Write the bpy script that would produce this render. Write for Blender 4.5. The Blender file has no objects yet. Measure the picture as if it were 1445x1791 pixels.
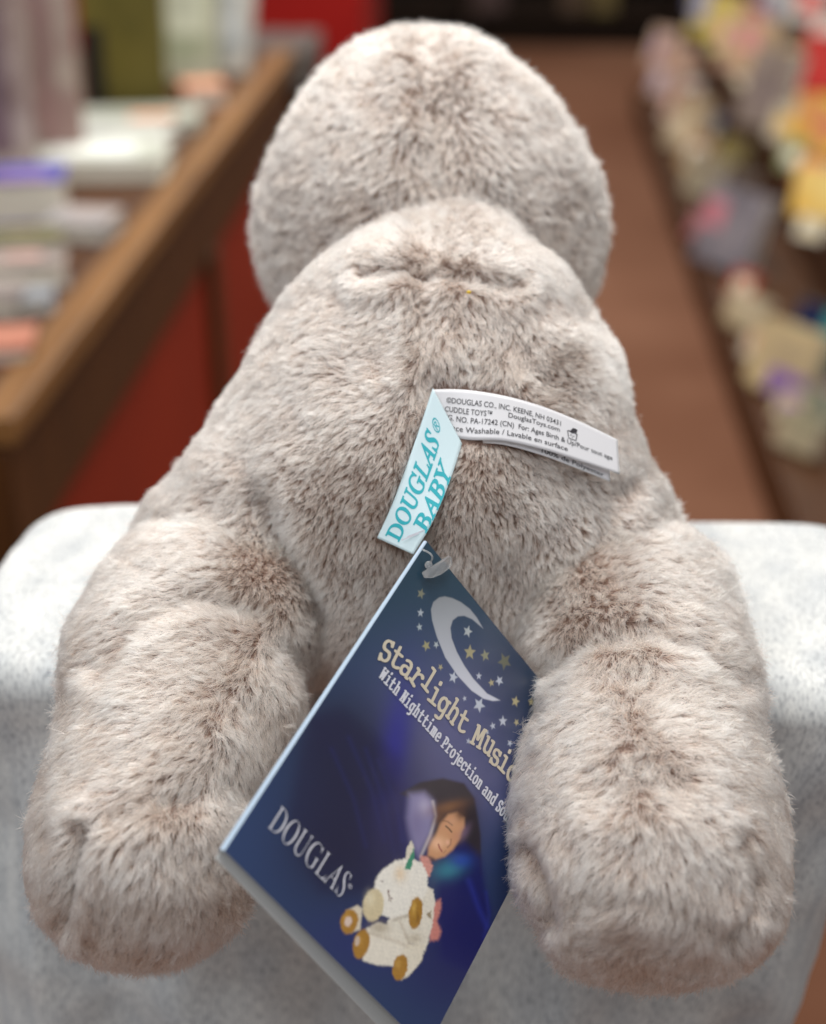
import bpy, bmesh, math
import numpy as np
from mathutils import Vector, Matrix
from mathutils.bvhtree import BVHTree
from mathutils.kdtree import KDTree
rng = np.random.default_rng(7)
SC = bpy.context.scene
COL = SC.collection

# ------------------------------------------------------------------ camera, world, lamps, exposure
FPX, CX, CY = 2590.0, 722.5, 895.5           # focal length and centre in pixels of the 1445x1791 photograph
PITCH, YAW = math.radians(27), math.radians(3.5)
CAM = np.array([0.0, 0.0, 0.345])            # the table top is z = 0, the aisle runs along +Y
RT = np.array([math.cos(YAW), math.sin(YAW), 0])
FH = np.array([-math.sin(YAW), math.cos(YAW), 0])
ZUP = np.array([0, 0, 1.0])
FW = math.cos(PITCH) * FH - math.sin(PITCH) * ZUP
UP = math.sin(PITCH) * FH + math.cos(PITCH) * ZUP
cd = bpy.data.cameras.new('camera')
cam = bpy.data.objects.new('camera', cd)
COL.objects.link(cam)
M = Matrix(((RT[0], UP[0], -FW[0], CAM[0]), (RT[1], UP[1], -FW[1], CAM[1]), (RT[2], UP[2], -FW[2], CAM[2]), (0, 0, 0, 1)))
cam.matrix_world = M
cd.sensor_fit = 'VERTICAL'
cd.sensor_height = 36
cd.lens = FPX / 1791 * 36
cd.clip_start = 0.05
cd.clip_end = 60
cd.dof.use_dof = True
cd.dof.focus_distance = 0.548
cd.dof.aperture_fstop = 4.2
SC.camera = cam
w = bpy.data.worlds.new('World')
SC.world = w
w.use_nodes = True
w.node_tree.nodes['Background'].inputs[0].default_value = (0.97, 0.98, 1.0, 1)
w.node_tree.nodes['Background'].inputs[1].default_value = 0.33
def lamp(name, loc, target, sx, sy, power, color):
    l = bpy.data.lights.new(name, 'AREA')
    l.shape = 'RECTANGLE'; l.size = sx; l.size_y = sy; l.energy = power; l.color = color
    o = bpy.data.objects.new(name, l)
    COL.objects.link(o)
    o.location = loc
    o.rotation_euler = (Vector(target) - Vector(loc)).to_track_quat('-Z', 'Y').to_euler()
    return o
WARM = (1.0, 0.95, 0.88)
lamp('ceiling_or_fill_light', (0.1, 0.75, 1.55), (0, 0.62, 0), 1.1, 0.5, 20.5, (1.0, 0.97, 0.93))
lamp('ceiling_or_fill_light', (-0.5, -0.55, 1.5), (0, 0.5, 0), 1.0, 0.6, 13, (0.90, 0.95, 1.0))  # unseen cool fill lamp, added behind the camera to brighten the front
lamp('ceiling_or_fill_light', (-0.95, 1.9, 1.6), (-0.95, 2.0, -0.3), 0.5, 1.2, 18, WARM)  # lamp added above the counter to brighten the items lying on it
lamp('ceiling_or_fill_light', (0.0, 3.2, 1.7), (0, 3.0, -1), 1.2, 0.8, 50, WARM)
lamp('ceiling_or_fill_light', (0.2, 6.3, 1.7), (0.2, 6.0, -1), 1.2, 0.8, 45, WARM)
SC.view_settings.view_transform = 'Standard'
SC.view_settings.look = 'None'
SC.view_settings.exposure = 0.03
SC.view_settings.gamma = 1.0
SC.view_settings.use_curve_mapping = False
SC.cycles.max_bounces = 14
SC.cycles.diffuse_bounces = 8
SC.cycles.transparent_max_bounces = 8
SC.cycles.use_denoising = True
SC.cycles_curves.shape = 'RIBBONS'

# ------------------------------------------------------------------ helpers
def lin(c):
    c = np.asarray(c, float) / 255.0
    return np.where(c <= 0.04045, c / 12.92, ((c + 0.055) / 1.055) ** 2.4)
def px(x, y, z):
    """a point at pixel (x, y) of the photograph and depth z along the optical axis"""
    x, y, z = np.broadcast_arrays(np.asarray(x, float), np.asarray(y, float), np.asarray(z, float))
    return CAM + ((x - CX) / FPX * z)[..., None] * RT - ((y - CY) / FPX * z)[..., None] * UP + z[..., None] * FW
def proj(P):
    q = np.asarray(P) - CAM
    z = q @ FW
    return (q @ RT) / z * FPX + CX, -(q @ UP) / z * FPX + CY, z
def on_axis(x, y, axis, val):
    d = (x - CX) / FPX * RT - (y - CY) / FPX * UP + FW
    return CAM + d * ((val - CAM[axis]) / d[axis])
def empty(name, loc, rz=0, label=None, cat=None, group=None):
    o = bpy.data.objects.new(name, None)
    COL.objects.link(o)
    o.location = loc
    o.rotation_euler = (0, 0, rz)
    o.empty_display_size = 0.02
    tag(o, label, cat, group)
    return o
def tag(o, label=None, cat=None, group=None, kind=None):
    for k, v in (('label', label), ('category', cat), ('group', group), ('kind', kind)):
        if v: o[k] = v
def link(name, me, mats, parent=None, smooth=True):
    o = bpy.data.objects.new(name, me)
    COL.objects.link(o)
    for m in (mats if isinstance(mats, (list, tuple)) else [mats]):
        me.materials.append(m)
    if smooth and hasattr(me, 'polygons'):
        me.polygons.foreach_set('use_smooth', [True] * len(me.polygons))
    if parent is not None:
        o.parent = parent
        bpy.context.view_layer.update()
        o.matrix_parent_inverse = parent.matrix_world.inverted()
    return o
def mesh(name, V, F):
    me = bpy.data.meshes.new(name)
    me.from_pydata([tuple(v) for v in np.asarray(V, float)], [], [tuple(int(i) for i in f) for f in F])
    me.update()
    return me
def grid_faces(nu, nv, off=0):
    return [(off + i * nv + j, off + i * nv + j + 1, off + (i + 1) * nv + j + 1, off + (i + 1) * nv + j) for i in range(nu - 1) for j in range(nv - 1)]
class Noise:
    """a smooth random field made of sine waves"""
    def __init__(s, wl, n=14, seed=0):
        r = np.random.default_rng(seed)
        k = r.normal(size=(n, 3))
        k /= np.linalg.norm(k, axis=1)[:, None]
        s.k = k * (2 * math.pi / wl) * r.uniform(0.6, 1.6, (n, 1))
        s.p = r.uniform(0, 6.28, n)
        s.n = n
    def __call__(s, P):
        out = np.zeros(len(P))
        for k, p in zip(s.k, s.p):
            out += np.sin(P @ k + p)
        return out * math.sqrt(2.0 / s.n)
def sstep(a, b, x):
    t = np.clip((x - a) / (b - a), 0, 1)
    return t * t * (3 - 2 * t)
def nrm(v):
    return v / np.maximum(np.linalg.norm(v, axis=-1, keepdims=True), 1e-9)
def seg_dist(X, Y, pts):
    d = np.full(X.shape, 1e9)
    for (x0, y0), (x1, y1) in zip(pts[:-1], pts[1:]):
        dx, dy = x1 - x0, y1 - y0
        t = np.clip(((X - x0) * dx + (Y - y0) * dy) / (dx * dx + dy * dy + 1e-9), 0, 1)
        d = np.minimum(d, np.hypot(X - x0 - t * dx, Y - y0 - t * dy))
    return d
def in_poly(X, Y, pts):
    ins = np.zeros(X.shape, bool)
    n = len(pts)
    for i in range(n):
        x0, y0 = pts[i]; x1, y1 = pts[(i + 1) % n]
        c = (y0 > Y) != (y1 > Y)
        ins ^= c & (X < (x1 - x0) * (Y - y0) / ((y1 - y0) if y1 != y0 else 1e-9) + x0)
    return ins
def poly_sd(X, Y, pts):
    d = seg_dist(X, Y, list(pts) + [pts[0]])
    return np.where(in_poly(X, Y, pts), -d, d)

# node material helpers
def mat(name, color=(128, 128, 128), rough=0.6, spec=0.3):
    m = bpy.data.materials.new(name)
    m.use_nodes = True
    b = m.node_tree.nodes['Principled BSDF']
    b.inputs['Base Color'].default_value = (*lin(color), 1)
    b.inputs['Roughness'].default_value = rough
    b.inputs['Specular IOR Level'].default_value = spec
    return m, m.node_tree, b
def noise_col(nt, b, cols, scale, stretch=(1, 1, 1), detail=4, bump=0.0, dist=0.01):
    tc = nt.nodes.new('ShaderNodeTexCoord'); mp = nt.nodes.new('ShaderNodeMapping')
    mp.inputs['Scale'].default_value = stretch
    n = nt.nodes.new('ShaderNodeTexNoise'); n.inputs['Scale'].default_value = scale; n.inputs['Detail'].default_value = detail
    r = nt.nodes.new('ShaderNodeValToRGB')
    nt.links.new(tc.outputs['Object'], mp.inputs[0]); nt.links.new(mp.outputs[0], n.inputs['Vector'])
    nt.links.new(n.outputs['Fac'], r.inputs[0]); nt.links.new(r.outputs[0], b.inputs['Base Color'])
    e = r.color_ramp.elements
    for i, (p, c) in enumerate(cols):
        el = e[i] if i < 2 else e.new(p)
        el.position = p; el.color = (*lin(c), 1)
    if bump:
        bp = nt.nodes.new('ShaderNodeBump'); bp.inputs['Strength'].default_value = bump; bp.inputs['Distance'].default_value = dist
        nt.links.new(n.outputs['Fac'], bp.inputs['Height']); nt.links.new(bp.outputs[0], b.inputs['Normal'])
    return n, r
def noise_mat(name, cols, scale, stretch=(1, 1, 1), rough=0.6, spec=0.3, bump=0.0):
    m, nt, b = mat(name, cols[0][1], rough, spec)
    noise_col(nt, b, cols, scale, stretch, bump=bump)
    return m

FLOOR_Z = -0.95
# ------------------------------------------------------------------ setting: floor
me = mesh('floor', [(-6, -3, FLOOR_Z), (6, -3, FLOOR_Z), (6, 12, FLOOR_Z), (-6, 12, FLOOR_Z)], [(0, 1, 2, 3)])
m_floor, nt, b = mat('brown_carpet', (118, 84, 66), 0.9, 0.1)
noise_col(nt, b, [(0.3, (106, 70, 52)), (0.7, (130, 92, 72))], 1.6, detail=8, bump=0.2)
tag(link('floor', me, m_floor), kind='structure')

# ------------------------------------------------------------------ the shop behind
m_oak = noise_mat('oak', [(0.3, (112, 76, 40)), (0.7, (144, 102, 58))], 9, (8, 0.6, 8), 0.45)
m_dark = noise_mat('dark_walnut', [(0.3, (62, 34, 10)), (0.7, (84, 48, 16))], 8, (6, 6, 0.6), 0.5)
m_red = noise_mat('red_laminate', [(0.3, (134, 30, 6)), (0.7, (150, 38, 9))], 3, rough=0.55)
m_black = noise_mat('near_black_wood', [(0.3, (34, 22, 16)), (0.7, (52, 36, 24))], 6, rough=0.6)
m_beige = noise_mat('cream_ledge', [(0.3, (196, 182, 152)), (0.7, (214, 202, 176))], 5, rough=0.5)
m_paper = noise_mat('page_paper', [(0.3, (214, 206, 190)), (0.7, (232, 226, 212))], 40, (1, 1, 14), 0.8)
m_steel = noise_mat('grey_metal', [(0.3, (84, 82, 78)), (0.7, (104, 100, 96))], 20, rough=0.4)
def box_me(name, lo, hi, bev=0.004):
    bm = bmesh.new()
    bmesh.ops.create_cube(bm, size=1)
    lo, hi = np.array(lo, float), np.array(hi, float)
    for v in bm.verts:
        v.co = Vector((np.array(v.co) + 0.5) * (hi - lo) + lo)
    if bev:
        bmesh.ops.bevel(bm, geom=list(bm.edges), offset=bev, segments=2, affect='EDGES', profile=0.5)
    me = bpy.data.meshes.new(name)
    bm.to_mesh(me); bm.free()
    return me
def boxp(name, lo, hi, m, parent=None, bev=0.004):
    return link(name, box_me(name, lo, hi, bev), m, parent, smooth=False)

# left counter: top at z = CT, aisle face at x = CXL
CT, CXL = -0.25, -0.495
cy0 = on_axis(18, 840, 0, CXL)[1]
cpost = on_axis(376, 400, 0, CXL)[1]
cy1 = 3.45
ct = empty('display_counter', (-0.9, 2.5, FLOOR_Z), label='long shop counter with red panels and an oak edged top left of the aisle', cat='counter')
boxp('counter_top', (-1.5, cy0, CT - 0.012), (CXL - 0.036, cy1, CT), m_dark, ct)
boxp('edge_strip', (CXL - 0.034, cy0, CT - 0.028), (CXL + 0.012, cy1, CT + 0.006), m_oak, ct)
boxp('apron', (CXL - 0.03, cy0 + 0.002, CT - 0.165), (CXL, cy1, CT - 0.032), m_dark, ct)
posts = [cy0 + 0.03, cpost, cy1 - 0.05]
for y in posts:
    boxp('stile', (CXL - 0.03, y - 0.035, FLOOR_Z + 0.08), (CXL + 0.001, y + 0.035, CT - 0.167), m_dark, ct)
for a, c in zip(posts[:-1], posts[1:]):
    boxp('side_panel', (CXL - 0.03, a + 0.037, FLOOR_Z + 0.08), (CXL - 0.014, c - 0.037, CT - 0.167), m_red, ct)
boxp('plinth', (CXL - 0.06, cy0, FLOOR_Z + 0.001), (CXL - 0.04, cy1, FLOOR_Z + 0.078), m_black, ct)

def cover_mat(name, c, c2, scale=14):
    return noise_mat(name, [(0.38, c), (0.6, c2)], scale, rough=0.35, spec=0.4)
def book(loc, size, rot, c, c2, label, cat='book', kind='book', panel=None, group=None, scale=14):
    """a closed book: two boards and a spine round a page block, front board towards local +z, resting on loc"""
    W, H, T = size
    r = empty(kind, loc, 0, label, cat, group)
    r.rotation_euler = rot
    bpy.context.view_layer.update()
    mc = cover_mat(kind + '_cover', c, c2, scale)
    bm = bmesh.new()
    def bx(lo, hi):
        g = bmesh.ops.create_cube(bm, size=1)
        for v in g['verts']:
            v.co = Vector([(v.co[i] + 0.5) * (hi[i] - lo[i]) + lo[i] for i in range(3)])
    e = 0.0025
    bx((-W/2, 0, 0), (W/2, H, e)); bx((-W/2, 0, T - e), (W/2, H, T)); bx((-W/2 - e, 0, 0), (-W/2 - 0.0002, H, T))
    me = bpy.data.meshes.new('cover'); bm.to_mesh(me); bm.free()
    o = link('cover', me, mc, None, False); o.parent = r
    o = link('page_block', box_me('page_block', (-W/2 + 0.0002, 0.004, e + 0.0002), (W/2 - 0.005, H - 0.004, T - e - 0.0002), 0.001), m_paper, None, False); o.parent = r
    if panel:
        pc, (a0, b0, a1, b1) = panel
        mp = cover_mat(kind + '_panel', pc, tuple(min(255, int(k * 1.15)) for k in pc))
        o = link('cover_picture', box_me('cover_picture', (-W/2 + W * a0, H * b0, T + 0.0004), (-W/2 + W * a1, H * b1, T + 0.0012), 0), mp, None, False); o.parent = r
    return r
R90 = math.pi / 2
# standing covers face the camera: rotate local z (front) to -y, local y to up
def standing(x, y, lean=0.15, turn=0.0):
    return (R90 - lean, 0, turn)
def left_item(pxx, pyy, W, H, T, c, c2, label, turn=0.15, lean=0.18, panel=None, cat='book', kind='book'):
    p = on_axis(pxx, pyy, 2, CT + 0.001)
    return book(p, (W, H, T), standing(0, 0, lean, turn), c, c2, label, panel=panel, cat=cat, kind=kind)
def flat_item(pxx, pyy, W, H, T, c, c2, label, turn=0.1, panel=None, z=CT, cat='book', kind='book'):
    p = on_axis(pxx, pyy, 2, z + 0.001)
    return book(p, (W * 1.3, H * 1.3, T * 1.3), (0, 0, turn), c, c2, label, panel=panel, cat=cat, kind=kind)
left_item(14, 335, 0.10, 0.31, 0.03, (140, 118, 112), (186, 170, 162), 'tall pale mauve book standing at the far left of the counter', 0.25, 0.05, ((112, 92, 98), (0.3, 0.2, 0.7, 0.9)))
left_item(108, 285, 0.085, 0.31, 0.025, (178, 164, 152), (150, 124, 118), 'tall grey-pink book standing beside the olive one', 0.1, 0.05, ((136, 108, 106), (0.25, 0.1, 0.55, 0.95)))
left_item(228, 190, 0.15, 0.30, 0.03, (84, 76, 20), (98, 88, 30), 'olive green book with a black band standing on the counter', 0.1, 0.1, ((20, 16, 12), (0.0, 0.0, 0.25, 0.5)))
left_item(318, 140, 0.16, 0.30, 0.03, (206, 202, 180), (178, 184, 154), 'cream and pale green book standing beside the olive one', -0.1, 0.15, ((196, 200, 178), (0.4, 0.3, 0.9, 0.9)))
left_item(392, 128, 0.12, 0.22, 0.02, (206, 198, 186), (178, 182, 182), 'whitish card standing at the far end of the counter', -0.3, 0.3, ((188, 192, 192), (0.3, 0.3, 0.8, 0.8)), 'card', 'card')
flat_item(362, 190, 0.06, 0.07, 0.03, (206, 128, 92), (226, 160, 128), 'small salmon pink booklet lying near the counter edge', 0.3, cat='booklet', kind='booklet')
flat_item(238, 232, 0.17, 0.10, 0.015, (190, 190, 176), (160, 166, 156), 'pale sheet with a pink print lying behind the white pile', 0.15, ((206, 150, 120), (0.45, 0.1, 0.8, 0.5)), cat='leaflet', kind='leaflet')
flat_item(155, 318, 0.18, 0.12, 0.025, (206, 208, 200), (186, 190, 176), 'broad white book lying flat in the middle of the counter', 0.1, ((218, 222, 216), (0.2, 0.2, 0.8, 0.8)))
flat_item(165, 268, 0.17, 0.10, 0.02, (212, 212, 206), (192, 194, 188), 'white book lying behind the broad white one', -0.1)
flat_item(50, 395, 0.085, 0.07, 0.05, (56, 52, 140), (96, 98, 186), 'blue and violet box lying on the counter', 0.2, ((150, 120, 160), (0.1, 0.0, 0.8, 0.3)), cat='box', kind='box')
flat_item(128, 425, 0.07, 0.07, 0.02, (140, 140, 146), (176, 166, 162), 'grey notebook lying beside the violet box', -0.1, cat='notebook', kind='notebook')
flat_item(25, 455, 0.09, 0.05, 0.02, (96, 98, 66), (140, 130, 96), 'olive-grey notebook lying below the violet box', 0.1, cat='notebook', kind='notebook')
flat_item(50, 508, 0.075, 0.05, 0.025, (170, 158, 150), (128, 118, 116), 'grey and pink book lying near the oak counter edge', 0.25, ((186, 150, 140), (0.2, 0.4, 0.7, 0.8)))
flat_item(45, 552, 0.055, 0.035, 0.015, (124, 130, 140), (170, 174, 178), 'small bluish grey booklet lying nearest the oak edge', 0.3, cat='booklet', kind='booklet')
flat_item(-22, 560, 0.06, 0.06, 0.02, (120, 110, 108), (150, 140, 134), 'taupe notebook lying left of the bluish booklet', 0.1, cat='notebook', kind='notebook')
flat_item(-5, 640, 0.06, 0.06, 0.015, (170, 104, 84), (190, 128, 106), 'terracotta booklet lying at the near end of the counter', 0.2, cat='booklet', kind='booklet')

# far end of the aisle
fy = on_axis(1000, 82, 2, FLOOR_Z)[1]
bc = empty('bookcase', (0.2, fy + 0.3, FLOOR_Z), label='dark wooden bookcase closing the far end of the aisle', cat='bookcase')
boxp('back_panel', (-1.2, fy + 0.36, FLOOR_Z + 0.002), (1.9, fy + 0.4, 1.0), m_black, bc)
for x in (-1.2, -0.2, 0.85, 1.87):
    boxp('upright', (x, fy, FLOOR_Z + 0.002), (x + 0.03, fy + 0.358, 1.0), m_black, bc)
for z in (0.0, 0.12, 0.45, 0.8, 1.15):
    for x in (-1.2, -0.2, 0.85):
        boxp('shelf', (x + 0.032, fy + 0.005, FLOOR_Z + 0.01 + z), (x + (0.968 if x < -0.5 else 1.018 if x < .5 else 0.988), fy + 0.357, FLOOR_Z + 0.035 + z), m_black, bc)
for i, (x, c, h, nm) in enumerate(((0.35, (70, 50, 30), 0.25, 'brown'), (0.45, (96, 82, 40), 0.22, 'mustard brown'), (-0.1, (60, 40, 36), 0.26, 'dark maroon'), (1.0, (90, 60, 30), 0.24, 'tan'), (1.2, (50, 44, 40), 0.26, 'charcoal'))):
    book((x, fy + 0.06, FLOOR_Z + 0.157), (0.17, h, 0.03), standing(0, 0, 0.12, 0), c, c, nm + ' book on the lowest shelf of the dark bookcase')
# red cabinet beyond the counter
p = on_axis(520, 130, 2, FLOOR_Z)
rc = empty('red_cabinet', (-0.85, 4.6, FLOOR_Z), label='bright red cabinet beyond the end of the counter', cat='cabinet')
boxp('carcass', (-1.3, 4.3, FLOOR_Z + 0.002), (-0.40, 4.9, 0.10), noise_mat('bright_red', [(0.3, (136, 12, 8)), (0.7, (156, 18, 10))], 3, rough=0.5), rc)
boxp('cabinet_top', (-1.32, 4.28, 0.102), (-0.38, 4.92, 0.13), m_dark, rc)
tr = empty('metal_tray', (-0.60, 3.65, FLOOR_Z), label='small dark grey metal rack standing at the end of the counter', cat='rack')
boxp('rack_base', (-0.70, 3.52, FLOOR_Z + 0.002), (-0.47, 3.8, CT - 0.1), m_dark, tr)
boxp('tray', (-0.71, 3.51, CT - 0.098), (-0.46, 3.81, CT - 0.01), m_steel, tr)

# right display shelf: stepped unit
SX = 0.535
sh = empty('stepped_shelf', (1.0, 3.5, FLOOR_Z), label='low stepped display shelf full of books along the right of the aisle', cat='shelf')
boxp('plinth', (SX, 1.2, FLOOR_Z + 0.002), (1.6, 6.2, FLOOR_Z + 0.085), m_dark, sh)
boxp('front_rail', (SX - 0.012, 1.2, FLOOR_Z + 0.002), (SX - 0.001, 6.2, FLOOR_Z + 0.12), m_dark, sh)
boxp('lower_shelf_board', (SX, 1.202, FLOOR_Z + 0.087), (0.80, 6.198, FLOOR_Z + 0.10), m_dark, sh)
boxp('riser', (0.80, 1.2, FLOOR_Z + 0.087), (0.825, 6.2, FLOOR_Z + 0.27), m_dark, sh)
boxp('upper_shelf_board', (0.80, 1.2, FLOOR_Z + 0.272), (1.6, 6.2, FLOOR_Z + 0.295), m_beige, sh)
LZ, UZ = FLOOR_Z + 0.101, FLOOR_Z + 0.296
def right_item(pxx, pyy, z, W, H, T, c, c2, label, lean=0.35, turn=-0.9, panel=None, cat='book', kind='book'):
    p = on_axis(pxx, pyy, 2, z)
    return book(p, (W * 0.82, H * 0.82, T), standing(0, 0, lean, turn), c, c2, label, panel=panel, cat=cat, kind=kind)
right_item(1168, 175, LZ, 0.22, 0.25, 0.03, (206, 172, 150), (176, 140, 120), 'pinkish cream book leaning at the far end of the lower shelf', panel=((186, 170, 180), (0.0, 0.1, 0.4, 0.5)))
right_item(1196, 262, LZ, 0.20, 0.22, 0.03, (196, 178, 146), (170, 144, 110), 'beige book leaning on the lower shelf below the pinkish one', panel=((206, 190, 160), (0.2, 0.1, 0.7, 0.6)))
right_item(1232, 345, LZ, 0.18, 0.15, 0.03, (176, 166, 140), (150, 140, 120), 'small greyish cream book on the lower shelf between beige and blue ones')
right_item(1270, 470, LZ, 0.24, 0.25, 0.04, (112, 108, 116), (138, 132, 138), 'large blue-grey book leaning on the lower shelf', panel=((176, 112, 122), (0.0, 0.45, 0.35, 0.8)))
right_item(1222, 420, LZ, 0.09, 0.09, 0.02, (176, 110, 112), (150, 100, 106), 'tiny dusty pink book before the large blue-grey one', lean=0.5)
right_item(1305, 578, LZ, 0.14, 0.10, 0.03, (176, 158, 124), (192, 178, 150), 'small tan book on the lower shelf before the blue-grey one')
right_item(1365, 690, LZ, 0.20, 0.18, 0.03, (206, 186, 140), (178, 160, 128), 'cream book with a pink and violet cover leaning near on the lower shelf', panel=((122, 90, 150), (0.35, 0.0, 0.95, 0.35)))
right_item(1420, 640, LZ, 0.15, 0.16, 0.03, (40, 118, 118), (70, 140, 138), 'teal book at the right edge of the lower shelf', panel=((26, 28, 66), (0.0, 0.6, 0.6, 1.0)))
right_item(1400, 790, LZ, 0.12, 0.09, 0.03, (176, 160, 132), (156, 150, 124), 'grey-beige notebook nearest on the lower shelf', cat='notebook', kind='notebook')
right_item(1442, 745, LZ, 0.13, 0.08, 0.03, (112, 118, 104), (140, 142, 124), 'grey-green notebook beside the nearest beige one', cat='notebook', kind='notebook')
right_item(1245, 70, UZ, 0.28, 0.22, 0.03, (196, 176, 70), (206, 180, 110), 'yellow book standing farthest on the upper shelf', panel=((150, 150, 170), (0.0, 0.3, 0.3, 1.0)))
right_item(1300, 130, UZ, 0.26, 0.24, 0.03, (198, 160, 142), (206, 176, 130), 'pink and cream book on the upper shelf before the yellow one', panel=((206, 140, 140), (0.3, 0.4, 0.7, 0.8)))
right_item(1330, 225, UZ, 0.22, 0.28, 0.03, (136, 122, 112), (156, 142, 132), 'tall taupe book on the upper shelf', panel=((122, 110, 106), (0.2, 0.2, 0.8, 0.7)))
right_item(1282, 285, LZ + 0.02, 0.14, 0.10, 0.03, (156, 140, 76), (136, 122, 80), 'olive yellow book leaning against the riser', lean=0.3)
right_item(1296, 345, LZ + 0.02, 0.12, 0.10, 0.03, (84, 72, 66), (100, 88, 80), 'dark brown-grey book leaning against the riser')
right_item(1440, 165, UZ, 0.20, 0.30, 0.04, (190, 24, 22), (206, 40, 30), 'bright red book standing on the upper shelf', turn=-0.5, panel=((214, 200, 190), (0.1, 0.75, 0.9, 0.98)))
right_item(1434, 275, UZ, 0.20, 0.20, 0.04, (222, 190, 50), (206, 130, 84), 'yellow and salmon book on the upper shelf before the red one', turn=-0.5)
right_item(1440, 385, UZ, 0.18, 0.14, 0.04, (226, 180, 80), (230, 200, 120), 'orange yellow book nearest on the upper shelf', turn=-0.5)

for (x, y, z, W_, H_, c, c2, pc, lab) in (
        (1152, 120, LZ, .16, .20, (186, 150, 130), (214, 190, 170), (150, 120, 150), 'small lilac and pink book at the farthest end of the lower shelf'),
        (1180, 215, LZ, .12, .14, (220, 206, 190), (196, 160, 150), (186, 120, 110), 'little whitish book with a rose patch on the far lower shelf'),
        (1215, 300, LZ, .12, .14, (206, 180, 130), (170, 130, 90), (220, 214, 200), 'tan booklet with a white patch midway on the lower shelf'),
        (1252, 395, LZ, .10, .12, (90, 88, 104), (130, 126, 140), (190, 180, 180), 'slate booklet with a pale patch behind the dusty pink book'),
        (1330, 630, LZ, .09, .09, (214, 206, 186), (180, 160, 130), (206, 150, 120), 'cream booklet with a peach patch near the front of the lower shelf'),
        (1384, 735, LZ, .08, .07, (220, 206, 170), (190, 176, 140), (160, 120, 170), 'small straw coloured booklet before the violet printed book'),
        (1268, 95, UZ, .14, .18, (226, 214, 150), (200, 180, 90), (214, 150, 160), 'pale lemon booklet with a pink patch at the far upper shelf'),
        (1340, 60, UZ, .18, .24, (200, 196, 186), (150, 146, 146), (120, 126, 150), 'light grey book with a blue patch on the far upper shelf'),
        (1370, 150, UZ, .16, .22, (110, 92, 76), (140, 120, 100), (180, 160, 120), 'brown book with a tan patch standing left of the red one'),
        (1410, 40, UZ, .22, .24, (226, 222, 214), (206, 196, 190), (200, 60, 50), 'white book with a red patch behind the bright red one'),
        (1372, 250, UZ, .12, .12, (216, 206, 186), (196, 186, 160), (206, 170, 90), 'cream booklet with a gold patch on the middle of the upper shelf'),
        (1418, 330, UZ, .10, .09, (206, 96, 70), (226, 150, 110), (236, 210, 120), 'coral booklet with a lemon patch near the edge of the upper shelf')):
    right_item(x, y, z, W_, H_, 0.025, c, c2, lab, lean=0.4, turn=-0.8, panel=(pc, (0.2, 0.25, 0.8, 0.7)), cat='booklet' if 'booklet' in lab else 'book', kind='booklet' if 'booklet' in lab else 'book')

for x, y, z, W_, H_, c, pc, nm in (
        (1205, 185, LZ, .10, .12, (226, 220, 210), (150, 60, 60), 'white booklet with a wine red patch, far on the lower shelf'),
        (1238, 250, LZ, .10, .12, (90, 110, 150), (220, 210, 190), 'blue booklet with a white patch, far on the lower shelf'),
        (1300, 520, LZ, .08, .08, (196, 90, 70), (230, 214, 190), 'brick red booklet with a cream patch, just before the blue-grey book'),
        (1345, 650, LZ, .07, .10, (226, 206, 110), (120, 110, 150), 'lemon booklet with a lavender patch, near on the lower shelf'),
        (1436, 705, LZ, .07, .07, (206, 196, 186), (180, 110, 120), 'off white booklet with a rose patch, below the teal book'),
        (1345, 190, UZ, .09, .12, (230, 226, 220), (70, 90, 150), 'white booklet with a deep blue patch, left of the red book'),
        (1385, 300, UZ, .08, .10, (150, 160, 110), (226, 220, 200), 'sage green booklet with a pale patch, on the upper shelf edge'),
        (1418, 420, UZ, .08, .06, (226, 220, 200), (206, 190, 150), 'ivory booklet lying open nearest on the upper shelf edge'),
        (1312, 60, UZ, .12, .14, (206, 110, 110), (236, 226, 216), 'raspberry booklet with a white patch, far on the upper shelf'),
        (1225, 20, UZ, .14, .16, (110, 110, 140), (216, 206, 160), 'dusky blue booklet with a straw patch, farthest on the upper shelf')):
    right_item(x, y, z, W_, H_, 0.02, c, tuple(int(k * 0.85) for k in c), nm, lean=0.4, turn=-0.7, panel=(pc, (0.2, 0.2, 0.8, 0.65)), cat='booklet', kind='booklet')

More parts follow.
